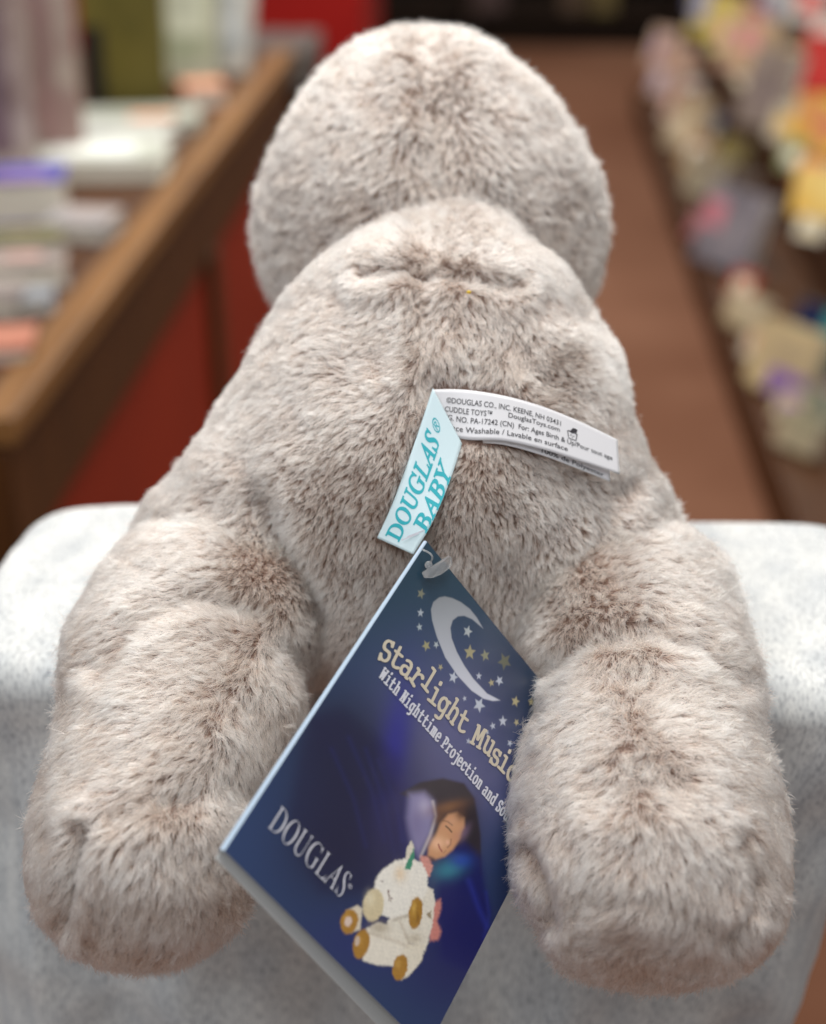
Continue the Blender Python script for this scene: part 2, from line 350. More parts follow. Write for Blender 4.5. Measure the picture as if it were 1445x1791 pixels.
# ------------------------------------------------------------------ tablecloth over the small display table
ANG = 0.0
X0, X1, Y0, Y1 = on_axis(44, 884, 2, 0)[0], 0.196, on_axis(60, 1170, 2, 0)[1], on_axis(60, 862, 2, 0)[1]
print('table', X0, X1, Y0, Y1)
def cloth():
    rad = 0.016
    hw, hd = (X1 - X0) / 2, (Y1 - Y0) / 2
    cx, cy = (X0 + X1) / 2, (Y0 + Y1) / 2
    per = []
    cr = 0.018
    nside = 150
    def arc(ax, ay, a0):
        return [(ax + cr * math.cos(a), ay + cr * math.sin(a), math.cos(a), math.sin(a)) for a in np.linspace(a0, a0 + R90, 10)]
    def edge(p, q, n, nx, ny):
        return [(p[0] + (q[0] - p[0]) * t, p[1] + (q[1] - p[1]) * t, nx, ny) for t in np.linspace(0, 1, n + 2)[1:-1]]
    per += edge((-hw + cr, -hd), (hw - cr, -hd), 190, 0, -1) + arc(hw - cr, -hd + cr, -R90)
    per += edge((hw, -hd + cr), (hw, hd - cr), 50, 1, 0) + arc(hw - cr, hd - cr, 0)
    per += edge((hw - cr, hd), (-hw + cr, hd), 190, 0, 1) + arc(-hw + cr, hd - cr, R90)
    per += edge((-hw, hd - cr), (-hw, -hd + cr), 50, -1, 0) + arc(-hw + cr, -hd + cr, math.pi)
    per = np.array(per)
    n = len(per)
    ss = np.concatenate([np.linspace(0.25, 0.97, 6), np.linspace(1, 1.999, 10), 2 + np.linspace(0, 1, 60)])
    rows, fab = [], []
    for s in ss:
        drop = 0 if s < 1 else (s - 1) * R90 * rad if s < 2 else R90 * rad + (s - 2) * 0.62
        fab.append(np.c_[per[:, :2] * min(s, 1) + per[:, 2:] * drop, np.zeros(n)])
        if s < 1:
            q = per[:, :2] * s * (1 - 0 * rad); rows.append(np.c_[q[:, 0] * (hw - rad) / hw, q[:, 1] * (hd - rad) / hd, np.zeros(n)])
        elif s < 2:
            a = (s - 1) * R90
            rows.append(np.c_[per[:, 0] * (hw - rad) / hw + per[:, 2] * rad * math.sin(a), per[:, 1] * (hd - rad) / hd + per[:, 3] * rad * math.sin(a), np.full(n, -rad + rad * math.cos(a))])
        else:
            d = (s - 2) * 0.62
            base = np.c_[per[:, 0] * (hw - rad) / hw + per[:, 2] * rad, per[:, 1] * (hd - rad) / hd + per[:, 3] * rad, np.full(n, -rad - d)]
            u = np.cumsum(np.r_[0, np.hypot(*(np.diff(per[:, :2], axis=0).T))])
            amp = 0.013 * sstep(0.0, 0.22, d)
            wv = np.sin(u * 52 + 1.2 + 1.5 * np.sin(u * 17) + d * 3) * 0.6 + np.sin(u * 95 + 2.0 - d * 5) * 0.25 + np.sin(u * 23 + 0.7) * 0.9
            o = amp * wv + 0.02 * d
            base[:, 0] += per[:, 2] * o; base[:, 1] += per[:, 3] * o
            lean = -0.20 * d * (base[:, 0] > 0) * np.abs(base[:, 0]) / hw
            base[:, 0] += lean
            rows.append(base)
    V = np.concatenate(rows) + [cx, cy, 0]
    F = []
    for i in range(len(ss) - 1):
        for j in range(n):
            k = (j + 1) % n
            F.append((i * n + j, (i + 1) * n + j, (i + 1) * n + k, i * n + k))
    wr = Noise(0.085, seed=400)(V) * 0.0016 + Noise(0.035, seed=401)(V) * 0.0005
    fall = sstep(0.01, -0.06, V[:, 2])
    V[:, 2] += wr * (1 - fall) - 0.0006
    V[:, 1] -= wr * 2.2 * fall
    V = np.vstack([V, [cx, cy, 0]])
    F += [(len(V) - 1, j, (j + 1) % n) for j in range(n)]
    me = mesh('tablecloth', V, F)
    at = me.attributes.new('fabric', 'FLOAT_VECTOR', 'POINT')
    at.data.foreach_set('vector', np.vstack([np.concatenate(fab), [0, 0, 0]]).astype(np.float32).ravel())
    return me
m_cloth, nt, b = mat('heather_jersey', (205, 207, 206), 0.95, 0.05)
tc = nt.nodes.new('ShaderNodeAttribute'); tc.attribute_name = 'fabric'
def nz(scale, st, det=3, rough=0.6):
    mp = nt.nodes.new('ShaderNodeMapping'); mp.inputs['Scale'].default_value = st
    n = nt.nodes.new('ShaderNodeTexNoise'); n.inputs['Scale'].default_value = scale; n.inputs['Detail'].default_value = det; n.inputs['Roughness'].default_value = rough
    nt.links.new(tc.outputs['Vector'], mp.inputs[0]); nt.links.new(mp.outputs[0], n.inputs['Vector'])
    return n.outputs['Fac']
def ramp(fac, els):
    r = nt.nodes.new('ShaderNodeValToRGB')
    nt.links.new(fac, r.inputs[0])
    for i, (p, c) in enumerate(els):
        el = r.color_ramp.elements[i] if i < 2 else r.color_ramp.elements.new(p)
        el.position = p; el.color = (*lin(c), 1)
    return r.outputs[0]
def mixc(kind, fac, a, b_):
    mx = nt.nodes.new('ShaderNodeMix'); mx.data_type = 'RGBA'; mx.blend_type = kind
    if isinstance(fac, float): mx.inputs[0].default_value = fac
    else: nt.links.new(fac, mx.inputs[0])
    nt.links.new(a, mx.inputs[6]); nt.links.new(b_, mx.inputs[7])
    return mx.outputs[2]
base = ramp(nz(60, (1, 0.3, 1)), [(0.35, (220, 221, 218)), (0.65, (232, 232, 228))])
fleck = ramp(nz(640, (1, 0.30, 1), 4, 0.7), [(0.51, (255, 255, 255)), (0.70, (112, 118, 132))])
fleck2 = ramp(nz(1000, (1, 0.3, 1), 2), [(0.50, (255, 255, 255)), (0.70, (168, 170, 178))])
col = mixc('MULTIPLY', 0.75, mixc('MULTIPLY', 0.75, base, fleck), fleck2)
cloud = ramp(nz(34, (1, 0.55, 1), 3), [(0.36, (208, 213, 221)), (0.62, (255, 255, 255))])
col = mixc('MULTIPLY', 0.6, col, cloud)
nt.links.new(col, b.inputs['Base Color'])
bp = nt.nodes.new('ShaderNodeBump'); bp.inputs['Strength'].default_value = 0.25; bp.inputs['Distance'].default_value = 0.001
nt.links.new(nz(1400, (1, 0.6, 1)), bp.inputs['Height']); nt.links.new(bp.outputs[0], b.inputs['Normal'])
b.inputs['Sheen Weight'].default_value = 0.2
tcl = link('tablecloth', cloth(), m_cloth)
tag(tcl, 'pale grey heathered jersey cloth draped over the small table under the plush toy', 'tablecloth')

# ------------------------------------------------------------------ the plush toy: body surfaces
SHR = 10                                     # fur thickness at the outline, in pixels
def chain(pts, n=4):
    """each point: px, py, depth, rx px, ry px, rz m"""
    out = []
    for a, c in zip(pts[:-1], pts[1:]):
        a, c = np.array(a, float), np.array(c, float)
        out += [a + (c - a) * t for t in np.linspace(0, 1, n, endpoint=False)]
    return out + [np.array(pts[-1], float)]
BODY = chain([(782, 516, .660, 186, 164, .055), (764, 590, .653, 284, 206, .066), (752, 720, .648, 352, 260, .072), (738, 850, .643, 405, 300, .074), (722, 940, .645, 425, 290, .068)], 3) + \
    [(770, 560, .71, 185, 180, .07), (440, 975, .638, 218, 200, .055), (470, 880, .641, 175, 170, .055), (985, 945, .640, 212, 195, .055), (960, 840, .642, 175, 170, .055)]
HEAD = chain([(745, 326, .725, 258, 272, .078), (748, 352, .725, 292, 270, .080), (752, 388, .725, 316, 250, .082), (756, 430, .725, 310, 240, .080)], 4)
LEG_A = chain([(392, 1062, .622, 228, 195, .052), (318, 1150, .598, 216, 180, .045), (322, 1240, .58, 220, 170, .043), (290, 1350, .562, 210, 170, .042), (262, 1440, .55, 212, 165, .042), (256, 1500, .545, 207, 188, .040)])
LEG_B = chain([(1075, 1078, .625, 222, 196, .052), (1135, 1190, .59, 196, 160, .042), (1125, 1310, .567, 214, 165, .042), (1132, 1420, .552, 246, 180, .046), (1138, 1500, .542, 246, 200, .046), (1150, 1552, .537, 230, 205, .042)])
def build_part(name, ells, smooth_it, lumps_seed, creases, lump=0.0005, sole=None):
    bm = bmesh.new()
    for e in ells:
        x, y, z, rx, ry, rz = e
        s = z / FPX
        c = px(x, y, z)
        g = bmesh.ops.create_icosphere(bm, subdivisions=4, radius=1)
        for v in g['verts']:
            q = np.array(v.co)
            v.co = Vector(c + RT * q[0] * (rx - SHR) * s + UP * q[1] * (ry - SHR) * s + FW * q[2] * rz)
    me = bpy.data.meshes.new(name); bm.to_mesh(me); bm.free()
    o = bpy.data.objects.new(name, me); COL.objects.link(o)
    r = o.modifiers.new('r', 'REMESH'); r.mode = 'VOXEL'; r.voxel_size = 0.0022
    s = o.modifiers.new('s', 'SMOOTH'); s.factor = 0.5; s.iterations = smooth_it
    dg = bpy.context.evaluated_depsgraph_get()
    m2 = bpy.data.meshes.new_from_object(o.evaluated_get(dg))
    bpy.data.objects.remove(o); bpy.data.meshes.remove(me)
    n = len(m2.vertices)
    if sole:                                 # the flat sewn sole at the end of the foot
        p0, sn = sole
        for v in m2.vertices:
            h = (np.array(v.co) - p0) @ sn
            if h > 0: v.co = Vector(np.array(v.co) - sn * h * 0.5)
        m2.update()
    V = np.empty(n * 3, np.float32); m2.vertices.foreach_get('co', V); V = V.reshape(-1, 3).astype(float)
    N = np.empty(n * 3, np.float32); m2.vertices.foreach_get('normal', N); N = N.reshape(-1, 3).astype(float)
    X, Y, Z = proj(V)
    face = sstep(-0.05, 0.25, -np.einsum('ij,ij->i', N, nrm(V - CAM)))
    d = Noise(0.055, seed=lumps_seed)(V) * lump + Noise(0.024, seed=lumps_seed + 50)(V) * lump * 0.3
    for pts, wpx, dep in creases:
        sd = seg_dist(X, Y, pts)
        g = np.exp(-(sd / wpx) ** 2) - 0.28 * np.exp(-((sd - 2.0 * wpx) / (1.1 * wpx)) ** 2)
        d -= dep * g * face
    V = V + N * d[:, None]
    m2.vertices.foreach_set('co', V.astype(np.float32).ravel()); m2.update()
    m2.name = name
    return m2
m_skin = noise_mat('backing_fabric', [(0.3, (112, 92, 82)), (0.7, (128, 106, 96))], 60, rough=0.95, spec=0.05)
root_p = px(740, 1000, .655)
toy = empty('plush_toy', (root_p[0], root_p[1], 0.0), label='fluffy grey-beige plush animal seen from behind, legs splayed over the cloth edge', cat='plush toy')
parts = {}
def add_part(key, name, ells, sm, seed, creases, lump=0.0005, sole=None):
    me = build_part(name, ells, sm, seed, creases, lump, sole)
    o = link(name, me, m_skin, toy)
    parts[key] = (o, me, ells)
    return o
body_o = add_part('body', 'body', BODY, 60, 1, [
    ([(752, 330), (748, 420), (745, 560), (748, 690)], 20, .0032), ([(640, 478), (760, 474), (900, 500)], 17, .0040), ([(870, 530), (890, 600), (950, 670)], 26, .0016),
    ([(560, 1080), (500, 980), (460, 880)], 26, .004), ([(960, 1100), (1040, 960), (1090, 860)], 26, .003),
    ([(760, 690), (740, 900), (735, 1080)], 40, .003)])
head_o = add_part('head', 'head', HEAD, 70, 5, [([(742, 30), (760, 200), (755, 400)], 26, .0036)], 0.0006)
lega_o = add_part('lega', 'leg', LEG_A, 26, 9, [
    ([(175, 1165), (255, 1075), (350, 1045), (450, 1070)], 22, .0030), ([(150, 1455), (128, 1520), (112, 1610)], 17, .0062), ([(330, 1395), (250, 1415), (200, 1432)], 24, .0022),
    ([(300, 1395), (380, 1370), (460, 1390)], 34, .0018)])
legb_o = add_part('legb', 'leg', LEG_B, 22, 13, [
    ([(965, 1165), (1040, 1120), (1130, 1105), (1230, 1130), (1300, 1190)], 20, .0030), ([(1290, 1470), (1325, 1530), (1322, 1590), (1280, 1640)], 17, .0036),
    ([(1060, 1385), (1120, 1360), (1180, 1375)], 34, .0030), ([(960, 1605), (1040, 1582), (1120, 1578), (1200, 1592), (1250, 1620)], 20, .0010), ([(925, 1480), (955, 1560), (960, 1605)], 16, .003)], sole=(px(1100, 1612, .505), nrm(-UP * 0.80 - FW * 0.60)))
BVHS = {}
for k, (o, me, e) in parts.items():
    V = np.empty(len(me.vertices) * 3, np.float32); me.vertices.foreach_get('co', V); V = V.reshape(-1, 3)
    BVHS[k] = BVHTree.FromPolygons([tuple(v) for v in V], [tuple(p.vertices) for p in me.polygons])
def surf_z(x, y, keys=('body', 'lega', 'legb')):
    d = Vector(px(x, y, 1.0) - CAM); L = d.length; d.normalize()
    best = 9
    for k in keys:
        h = BVHS[k].ray_cast(Vector(CAM), d)
        if h[0] is not None: best = min(best, h[3] / L)
    return best

# ------------------------------------------------------------------ lettering
def fontmap(s, up, lo):
    r = ''
    for ch in s:
        if 'A' <= ch <= 'Z': r += chr(up + ord(ch) - 65)
        elif 'a' <= ch <= 'z': r += '\u210e' if (lo == 0x1d44e and ch == 'h') else chr(lo + ord(ch) - 97)
        else: r += ch
    return r
def text_mesh(s, style='sans', offset=0.0, res=3):
    """(V2, faces) of a text of size 1"""
    t = bpy.data.curves.new('t', 'FONT')
    t.body = {'sans': s, 'serif': fontmap(s, 0x1d434, 0x1d44e), 'bold': fontmap(s, 0x1d400, 0x1d41a), 'slab': fontmap(s, 0x1d670, 0x1d68a)}[style]
    if style == 'serif': t.shear = -0.27
    t.size = 1; t.resolution_u = res; t.offset = offset
    o = bpy.data.objects.new('t', t); COL.objects.link(o)
    dg = bpy.context.evaluated_depsgraph_get()
    me = bpy.data.meshes.new_from_object(o.evaluated_get(dg))
    V = np.array([v.co[:] for v in me.vertices]).reshape(-1, 3)[:, :2]
    F = [tuple(p.vertices) for p in me.polygons]
    bpy.data.objects.remove(o); bpy.data.curves.remove(t); bpy.data.meshes.remove(me)
    return V, F

# ------------------------------------------------------------------ hang tag (a folded glossy card)
TS = 0.548 / 0.56
tu = np.array([0.578, 0.711, 0.401]); tv = np.array([-0.465, 0.690, -0.554])
tu /= np.linalg.norm(tu); tv -= tu * (tu @ tv); tv /= np.linalg.norm(tv)
def cam2w(v): return v[0] * RT - v[1] * UP + v[2] * FW
TU, TV = cam2w(tu), cam2w(tv)
TO = CAM + cam2w(np.array([0.0054, 0.0113, 0.56]) * TS)
TWd, THt = 0.1144 * TS, 0.1431 * TS
TN = np.cross(TU, TV)
if TN @ (CAM - TO) < 0: TN = -TN
def tagp(u, v, lift=0.0):
    u, v = np.broadcast_arrays(np.asarray(u, float), np.asarray(v, float))
    return TO + u[..., None] * TU + v[..., None] * TV + TN * lift
def tag_uv(x, y):
    d = px(x, y, 1.0) - CAM
    t = ((TO - CAM) @ TN) / (d @ TN)
    q = CAM + d * t - TO
    return np.array([q @ TU, q @ TV])
ht = empty('hang_tag', tagp(0, 0), label='glossy navy folded card with moon, stars and sleeping child, hanging below the aqua ribbon', cat='hang tag')
def paint(X, Y):
    """the printed picture: colour at each point of the card"""
    def C(c): return lin(c)
    out = np.empty(X.shape + (3,))
    out[:] = C((36, 58, 98))
    def blend(a, c):
        a = np.clip(a, 0, 1)[..., None]
        out[:] = out * (1 - a) + C(c) * a
    def blob(x, y, rx, ry, c, a=1.0, rot=0.0):
        ca, sa = math.cos(rot), math.sin(rot)
        dx, dy = X - x, Y - y
        q = ((dx * ca + dy * sa) / rx) ** 2 + ((-dx * sa + dy * ca) / ry) ** 2
        blend(a * np.exp(-q), c)
    def poly(pts, c, soft=2.0, a=1.0):
        blend(a * sstep(soft, -soft, poly_sd(X, Y, pts)), c)
    def line(pts, wd, c, soft=1.5, a=1.0):
        blend(a * sstep(wd + soft, wd - soft, seg_dist(X, Y, pts)), c)
    def ell(x, y, rx, ry, c, rot=0.0, soft=0.08, a=1.0):
        ca, sa = math.cos(rot), math.sin(rot)
        dx, dy = X - x, Y - y
        q = np.sqrt(((dx * ca + dy * sa) / rx) ** 2 + ((-dx * sa + dy * ca) / ry) ** 2)
        blend(a * sstep(1 + soft, 1 - soft, q), c)
    blob(770, 1010, 280, 200, (26, 58, 74), 1.0)
    blob(960, 1230, 130, 160, (18, 42, 58), 0.95)
    blob(470, 1480, 150, 120, (42, 66, 112), 0.7)
    blob(760, 1310, 130, 170, (100, 100, 146), 0.8)
    blob(840, 1380, 60, 70, (92, 92, 132), 0.6)
    blob(640, 1370, 110, 130, (10, 8, 40), 0.95)
    blob(590, 1300, 70, 90, (16, 18, 46), 0.8)
    blob(600, 1480, 120, 110, (14, 8, 44), 0.9)
    blob(690, 1310, 26, 120, (36, 32, 140), 0.75, 0.15)
    blob(700, 1450, 50, 90, (26, 22, 100), 0.7)
    blob(640, 1650, 120, 60, (34, 36, 104), 0.6)
    blob(800, 1690, 110, 100, (22, 24, 88), 0.85)
    poly([(548, 1262), (590, 1264), (630, 1290), (668, 1330), (690, 1380), (650, 1390), (600, 1330), (560, 1310)], (24, 26, 60), 14, 0.7)
    for k, (a, c) in enumerate((((610, 1290), (672, 1470)), ((640, 1310), (690, 1500)), ((662, 1330), (704, 1470)), ((580, 1310), (640, 1480)))):
        line([a, ((a[0] + c[0]) / 2 + 8, (a[1] + c[1]) / 2), c], 2, (36, 44, 128), 7, 0.5)
    poly([(540, 1250), (600, 1240), (660, 1290), (700, 1330), (704, 1500), (690, 1560), (560, 1560), (500, 1450)], (18, 14, 58), 16, 0.55)
    poly([(700, 1388), (735, 1368), (775, 1361), (812, 1370), (830, 1396), (841, 1460), (842, 1530), (820, 1560), (770, 1500), (750, 1440), (725, 1400)], (50, 42, 50), 4)
    blob(820, 1440, 20, 50, (30, 24, 34), 0.7)
    poly([(770, 1495), (812, 1472), (842, 1500), (850, 1560), (858, 1590), (852, 1650), (820, 1700), (770, 1680), (765, 1580)], (20, 26, 92), 10)
    line([(820, 1540), (838, 1590), (852, 1620)], 3, (40, 52, 150), 8, 0.7)
    line([(850, 1560), (856, 1600), (846, 1640)], 2, (36, 46, 140), 5, 0.6)
    blob(785, 1520, 26, 16, (52, 130, 150), 0.9, -0.3)
    blob(806, 1505, 18, 12, (30, 70, 170), 0.8)
    poly([(716, 1388), (742, 1386), (758, 1402), (762, 1425), (755, 1455), (742, 1480), (732, 1500), (722, 1480), (712, 1430)], (134, 128, 168), 10)
    blob(742, 1410, 12, 16, (184, 174, 200), 0.7)
    line([(757, 1402), (763, 1428), (752, 1462), (736, 1498)], 1.6, (216, 206, 204), 4, 0.8)
    blob(728, 1440, 12, 24, (120, 110, 150), 0.6)
    poly([(762, 1462), (770, 1440), (784, 1424), (800, 1420), (812, 1430), (813, 1448), (804, 1468), (792, 1486), (778, 1498), (762, 1503), (748, 1497), (750, 1482)], (206, 152, 112), 4)
    blob(784, 1412, 30, 10, (128, 88, 58), 0.9, -0.25)
    blob(768, 1430, 8, 14, (104, 66, 44), 0.8, 0.5)
    blob(806, 1424, 10, 12, (84, 54, 42), 0.8)
    blob(813, 1456, 7, 16, (112, 90, 116), 0.8, 0.5)
    blob(766, 1475, 13, 12, (240, 192, 156), 0.95)
    blob(789, 1438, 9, 7, (206, 156, 124), 0.8, -0.4)
    blob(797, 1462, 8, 9, (196, 140, 112), 0.6)
    line([(780, 1445), (785, 1449), (790, 1455)], 1.1, (52, 32, 28), 1.6)
    line([(775, 1435), (783, 1437), (791, 1443)], 0.9, (120, 78, 54), 2.0, 0.8)
    line([(789, 1468), (788, 1477), (783, 1482)], 1.0, (140, 86, 66), 2.0, 0.8)
    blob(783, 1473, 4, 5, (238, 188, 158), 0.8)
    line([(767, 1477), (769, 1483), (773, 1489)], 1.2, (164, 78, 72), 1.6)
    line([(776, 1492), (780, 1488)], 1.0, (160, 110, 84), 2.0, 0.6)
    blob(752, 1502, 10, 4, (110, 68, 44), 0.8, 0.3)
    # the toy in the picture: its outline is a little fuzzy
    q_ = np.stack([X.ravel(), Y.ravel(), 0 * X.ravel()], 1)
    X = X + 0.5 * Noise(7, seed=300)(q_).reshape(X.shape); Y = Y + 0.5 * Noise(7, seed=301)(q_).reshape(X.shape)
    before = out.copy()
    poly([(760, 1578), (771, 1572), (772, 1590), (764, 1610), (772, 1630), (766, 1644), (752, 1646), (750, 1600)], (206, 132, 122), 4)
    poly([(736, 1496), (750, 1499), (757, 1514), (752, 1532), (742, 1536), (734, 1516)], (214, 150, 138), 3)
    poly([(718, 1556), (742, 1548), (758, 1556), (761, 1580), (756, 1620), (744, 1664), (722, 1650), (690, 1646), (676, 1616), (690, 1590)], (230, 223, 208), 2.5)
    poly([(640, 1625), (662, 1612), (700, 1626), (716, 1652), (702, 1680), (690, 1690), (660, 1688), (634, 1680)], (234, 226, 210), 2.5)
    poly([(700, 1668), (716, 1650), (744, 1652), (738, 1680), (716, 1706), (702, 1714)], (230, 221, 202), 2.5)
    blob(664, 1622, 18, 12, (150, 132, 100), 0.6)
    blob(726, 1642, 14, 10, (176, 160, 132), 0.6)
    poly([(655, 1542), (668, 1522), (690, 1506), (716, 1500), (738, 1508), (748, 1530), (748, 1556), (736, 1580), (718, 1598), (690, 1608), (668, 1600), (656, 1575)], (240, 235, 224), 2.5)
    blob(700, 1528, 10, 14, (232, 206, 170), 0.8)
    poly([(708, 1504), (713, 1480), (720, 1470), (725, 1482), (722, 1500)], (222, 214, 196), 2)
    poly([(708, 1520), (716, 1498), (724, 1484), (725, 1500), (718, 1521)], (64, 142, 112), 1.8)
    line([(690, 1608), (718, 1600), (738, 1582)], 2, (150, 132, 108), 5, 0.7)
    line([(700, 1612), (716, 1650)], 1.5, (170, 152, 126), 4, 0.6)
    line([(640, 1630), (690, 1645), (712, 1655)], 1.5, (170, 150, 122), 5, 0.5)
    ell(653, 1583, 18, 29, (214, 198, 160), 0.15, 0.1)
    blob(647, 1572, 8, 12, (232, 222, 192), 0.7)
    line([(679, 1558), (680, 1566), (686, 1572)], 0.9, (110, 70, 60), 1.2)
    line([(681, 1571), (680, 1575)], 0.7, (110, 70, 60), 1.0); line([(684, 1573), (684, 1577)], 0.7, (110, 70, 60), 1.0)
    line([(666, 1540), (670, 1541)], 0.8, (110, 80, 70), 1.2)
    ell(727, 1597, 12, 28, (168, 122, 42), 0.12, 0.12); blob(724, 1588, 4, 12, (214, 172, 84), 0.8); blob(731, 1606, 3, 9, (120, 82, 26), 0.7)
    poly([(745, 1600), (755, 1592), (754, 1607)], (120, 96, 50), 2, 0.8)
    poly([(606, 1592), (626, 1583), (634, 1590), (630, 1626), (612, 1632)], (220, 208, 186), 2)
    for x, y, rx, ry in ((611, 1612, 15, 22), (632, 1651, 14, 26), (700, 1692, 13, 23)):
        ell(x, y, rx, ry, (172, 124, 44), 0.22, 0.1); blob(x - 4, y - 6, 5, 8, (208, 164, 82), 0.6)
    ell(609, 1612, 6, 9, (220, 196, 180), 0.2); ell(625, 1646, 4, 9, (206, 184, 164), 0.2)
    k_ = 1 + 0.025 * (Noise(9, seed=302)(q_) + Noise(4, seed=303)(q_)).reshape(X.shape)
    k_ = np.where(np.abs(out - before).sum(-1) > 1e-6, k_, 1.0)
    out[:] = out * k_[..., None]
    X, Y = q_[:, 0].reshape(X.shape), q_[:, 1].reshape(X.shape)
    # moon and stars
    moon = [(845, 1099), (834, 1080), (822, 1065), (806, 1053), (791, 1046), (778, 1043), (768, 1045), (758, 1053), (754, 1066), (756, 1085), (764, 1113), (779, 1150), (800, 1181), (825, 1208), (846, 1222), (862, 1226), (875, 1225),
            (852, 1213), (828, 1187), (812, 1164), (799, 1140), (790, 1116), (788, 1098), (792, 1085), (801, 1078), (812, 1077), (826, 1083)]
    a = sstep(1.4, -1.4, poly_sd(X, Y, moon))
    g = np.clip((Y - 1040) / 190, 0, 1)[..., None]
    cm = C((138, 142, 146)) * (1 - g) + C((206, 208, 220)) * g
    out[:] = out * (1 - a[..., None]) + cm * a[..., None]
    for i, (zx, zy, s) in enumerate(((580, 323, 25), (577, 433, 20), (571, 515, 18), (610, 622, 26), (667, 616, 17), (848, 540, 28), (860, 660, 36), (948, 678, 28), (1060, 712, 42), (692, 745, 15), (765, 803, 28), (912, 796, 17),
                                     (984, 835, 18), (1030, 823, 24), (914, 962, 36), (1122, 942, 26), (1050, 1055, 25), (992, 1083, 17), (1128, 1062, 17), (1090, 1182, 16), (852, 1170, 14), (1213, 945, 20), (830, 925, 12), (960, 1120, 12))):
        x, y, r = 560 + zx / 3.284, 940 + zy / 3.284, s / 3.284 * 1.15
        pts = [(x + (r if k % 2 == 0 else r * 0.45) * (math.sin(k * math.pi / 5 + 0.35 + i)) * 0.85 , y - (r if k % 2 == 0 else r * 0.45) * math.cos(k * math.pi / 5 + 0.35 + i) * 1.1) for k in range(10)]
        poly(pts, ((124, 124, 104), (168, 176, 184), (166, 176, 180), (156, 150, 112), (176, 184, 186), (172, 178, 180), (160, 152, 116), (136, 136, 110), (104, 104, 86))[i] if i < 9 else ((186, 192, 204) if i % 3 else (176, 166, 128)), 1.1)
    return out
def card_mat(name):
    m, nt, b = mat(name, (30, 40, 80), 0.32, 0.5)
    at = nt.nodes.new('ShaderNodeAttribute'); at.attribute_name = 'print'
    nt.links.new(at.outputs['Color'], b.inputs['Base Color'])
    b.inputs['Coat Weight'].default_value = 0.35; b.inputs['Coat Roughness'].default_value = 0.12
    return m
NU, NV = 380, 470
uu, vv = np.meshgrid(np.linspace(0, TWd, NU), np.linspace(0, THt, NV), indexing='ij')
def bow(u, v):
    return 0.0012 * np.sin(math.pi * u / TWd) * np.sin(math.pi * v / THt)
P = tagp(uu, vv) + TN * bow(uu, vv)[..., None]
me = mesh('front_cover', P.reshape(-1, 3), grid_faces(NU, NV))
ca = me.color_attributes.new('print', 'FLOAT_COLOR', 'POINT')
Xp, Yp, _ = proj(P)
ca.data.foreach_set('color', np.concatenate([paint(Xp, Yp), np.ones((NU, NV, 1))], -1).astype(np.float32).ravel())
m_card = card_mat('printed_card')
link('front_cover', me, m_card, ht)
m_white, _, _ = mat('white_card_edge', (190, 190, 188), 0.6)
m_bluee, _, _ = mat('fold_highlight', (168, 186, 204), 0.4)  # the highlight along the card's spine, put into its colour as pale blue
def slab(name, p4, thick, m, parent, dirn):
    p4 = np.array(p4); q4 = p4 + dirn * thick
    return link(name, mesh(name, np.vstack([p4, q4]), [(0, 1, 2, 3), (7, 6, 5, 4), (0, 4, 5, 1), (1, 5, 6, 2), (2, 6, 7, 3), (3, 7, 4, 0)]), m, parent, False)
slab('cover_board', [tagp(0, 0, -.0002), tagp(TWd, 0, -.0002), tagp(TWd, THt, -.0002), tagp(0, THt, -.0002)], 0.0004, m_white, ht, -TN)
# back leaf, folded along the left edge and gaping a little at the free edge
gap = 0.0022
slab('back_leaf', [tagp(0.0002, 0, -.0018), tagp(TWd + .0005, 0, -.0024 - gap), tagp(TWd + .0005, THt + .0044, -.0034 - gap), tagp(0.0002, THt + .0028, -.0026)], 0.0005, m_white, ht, -TN)
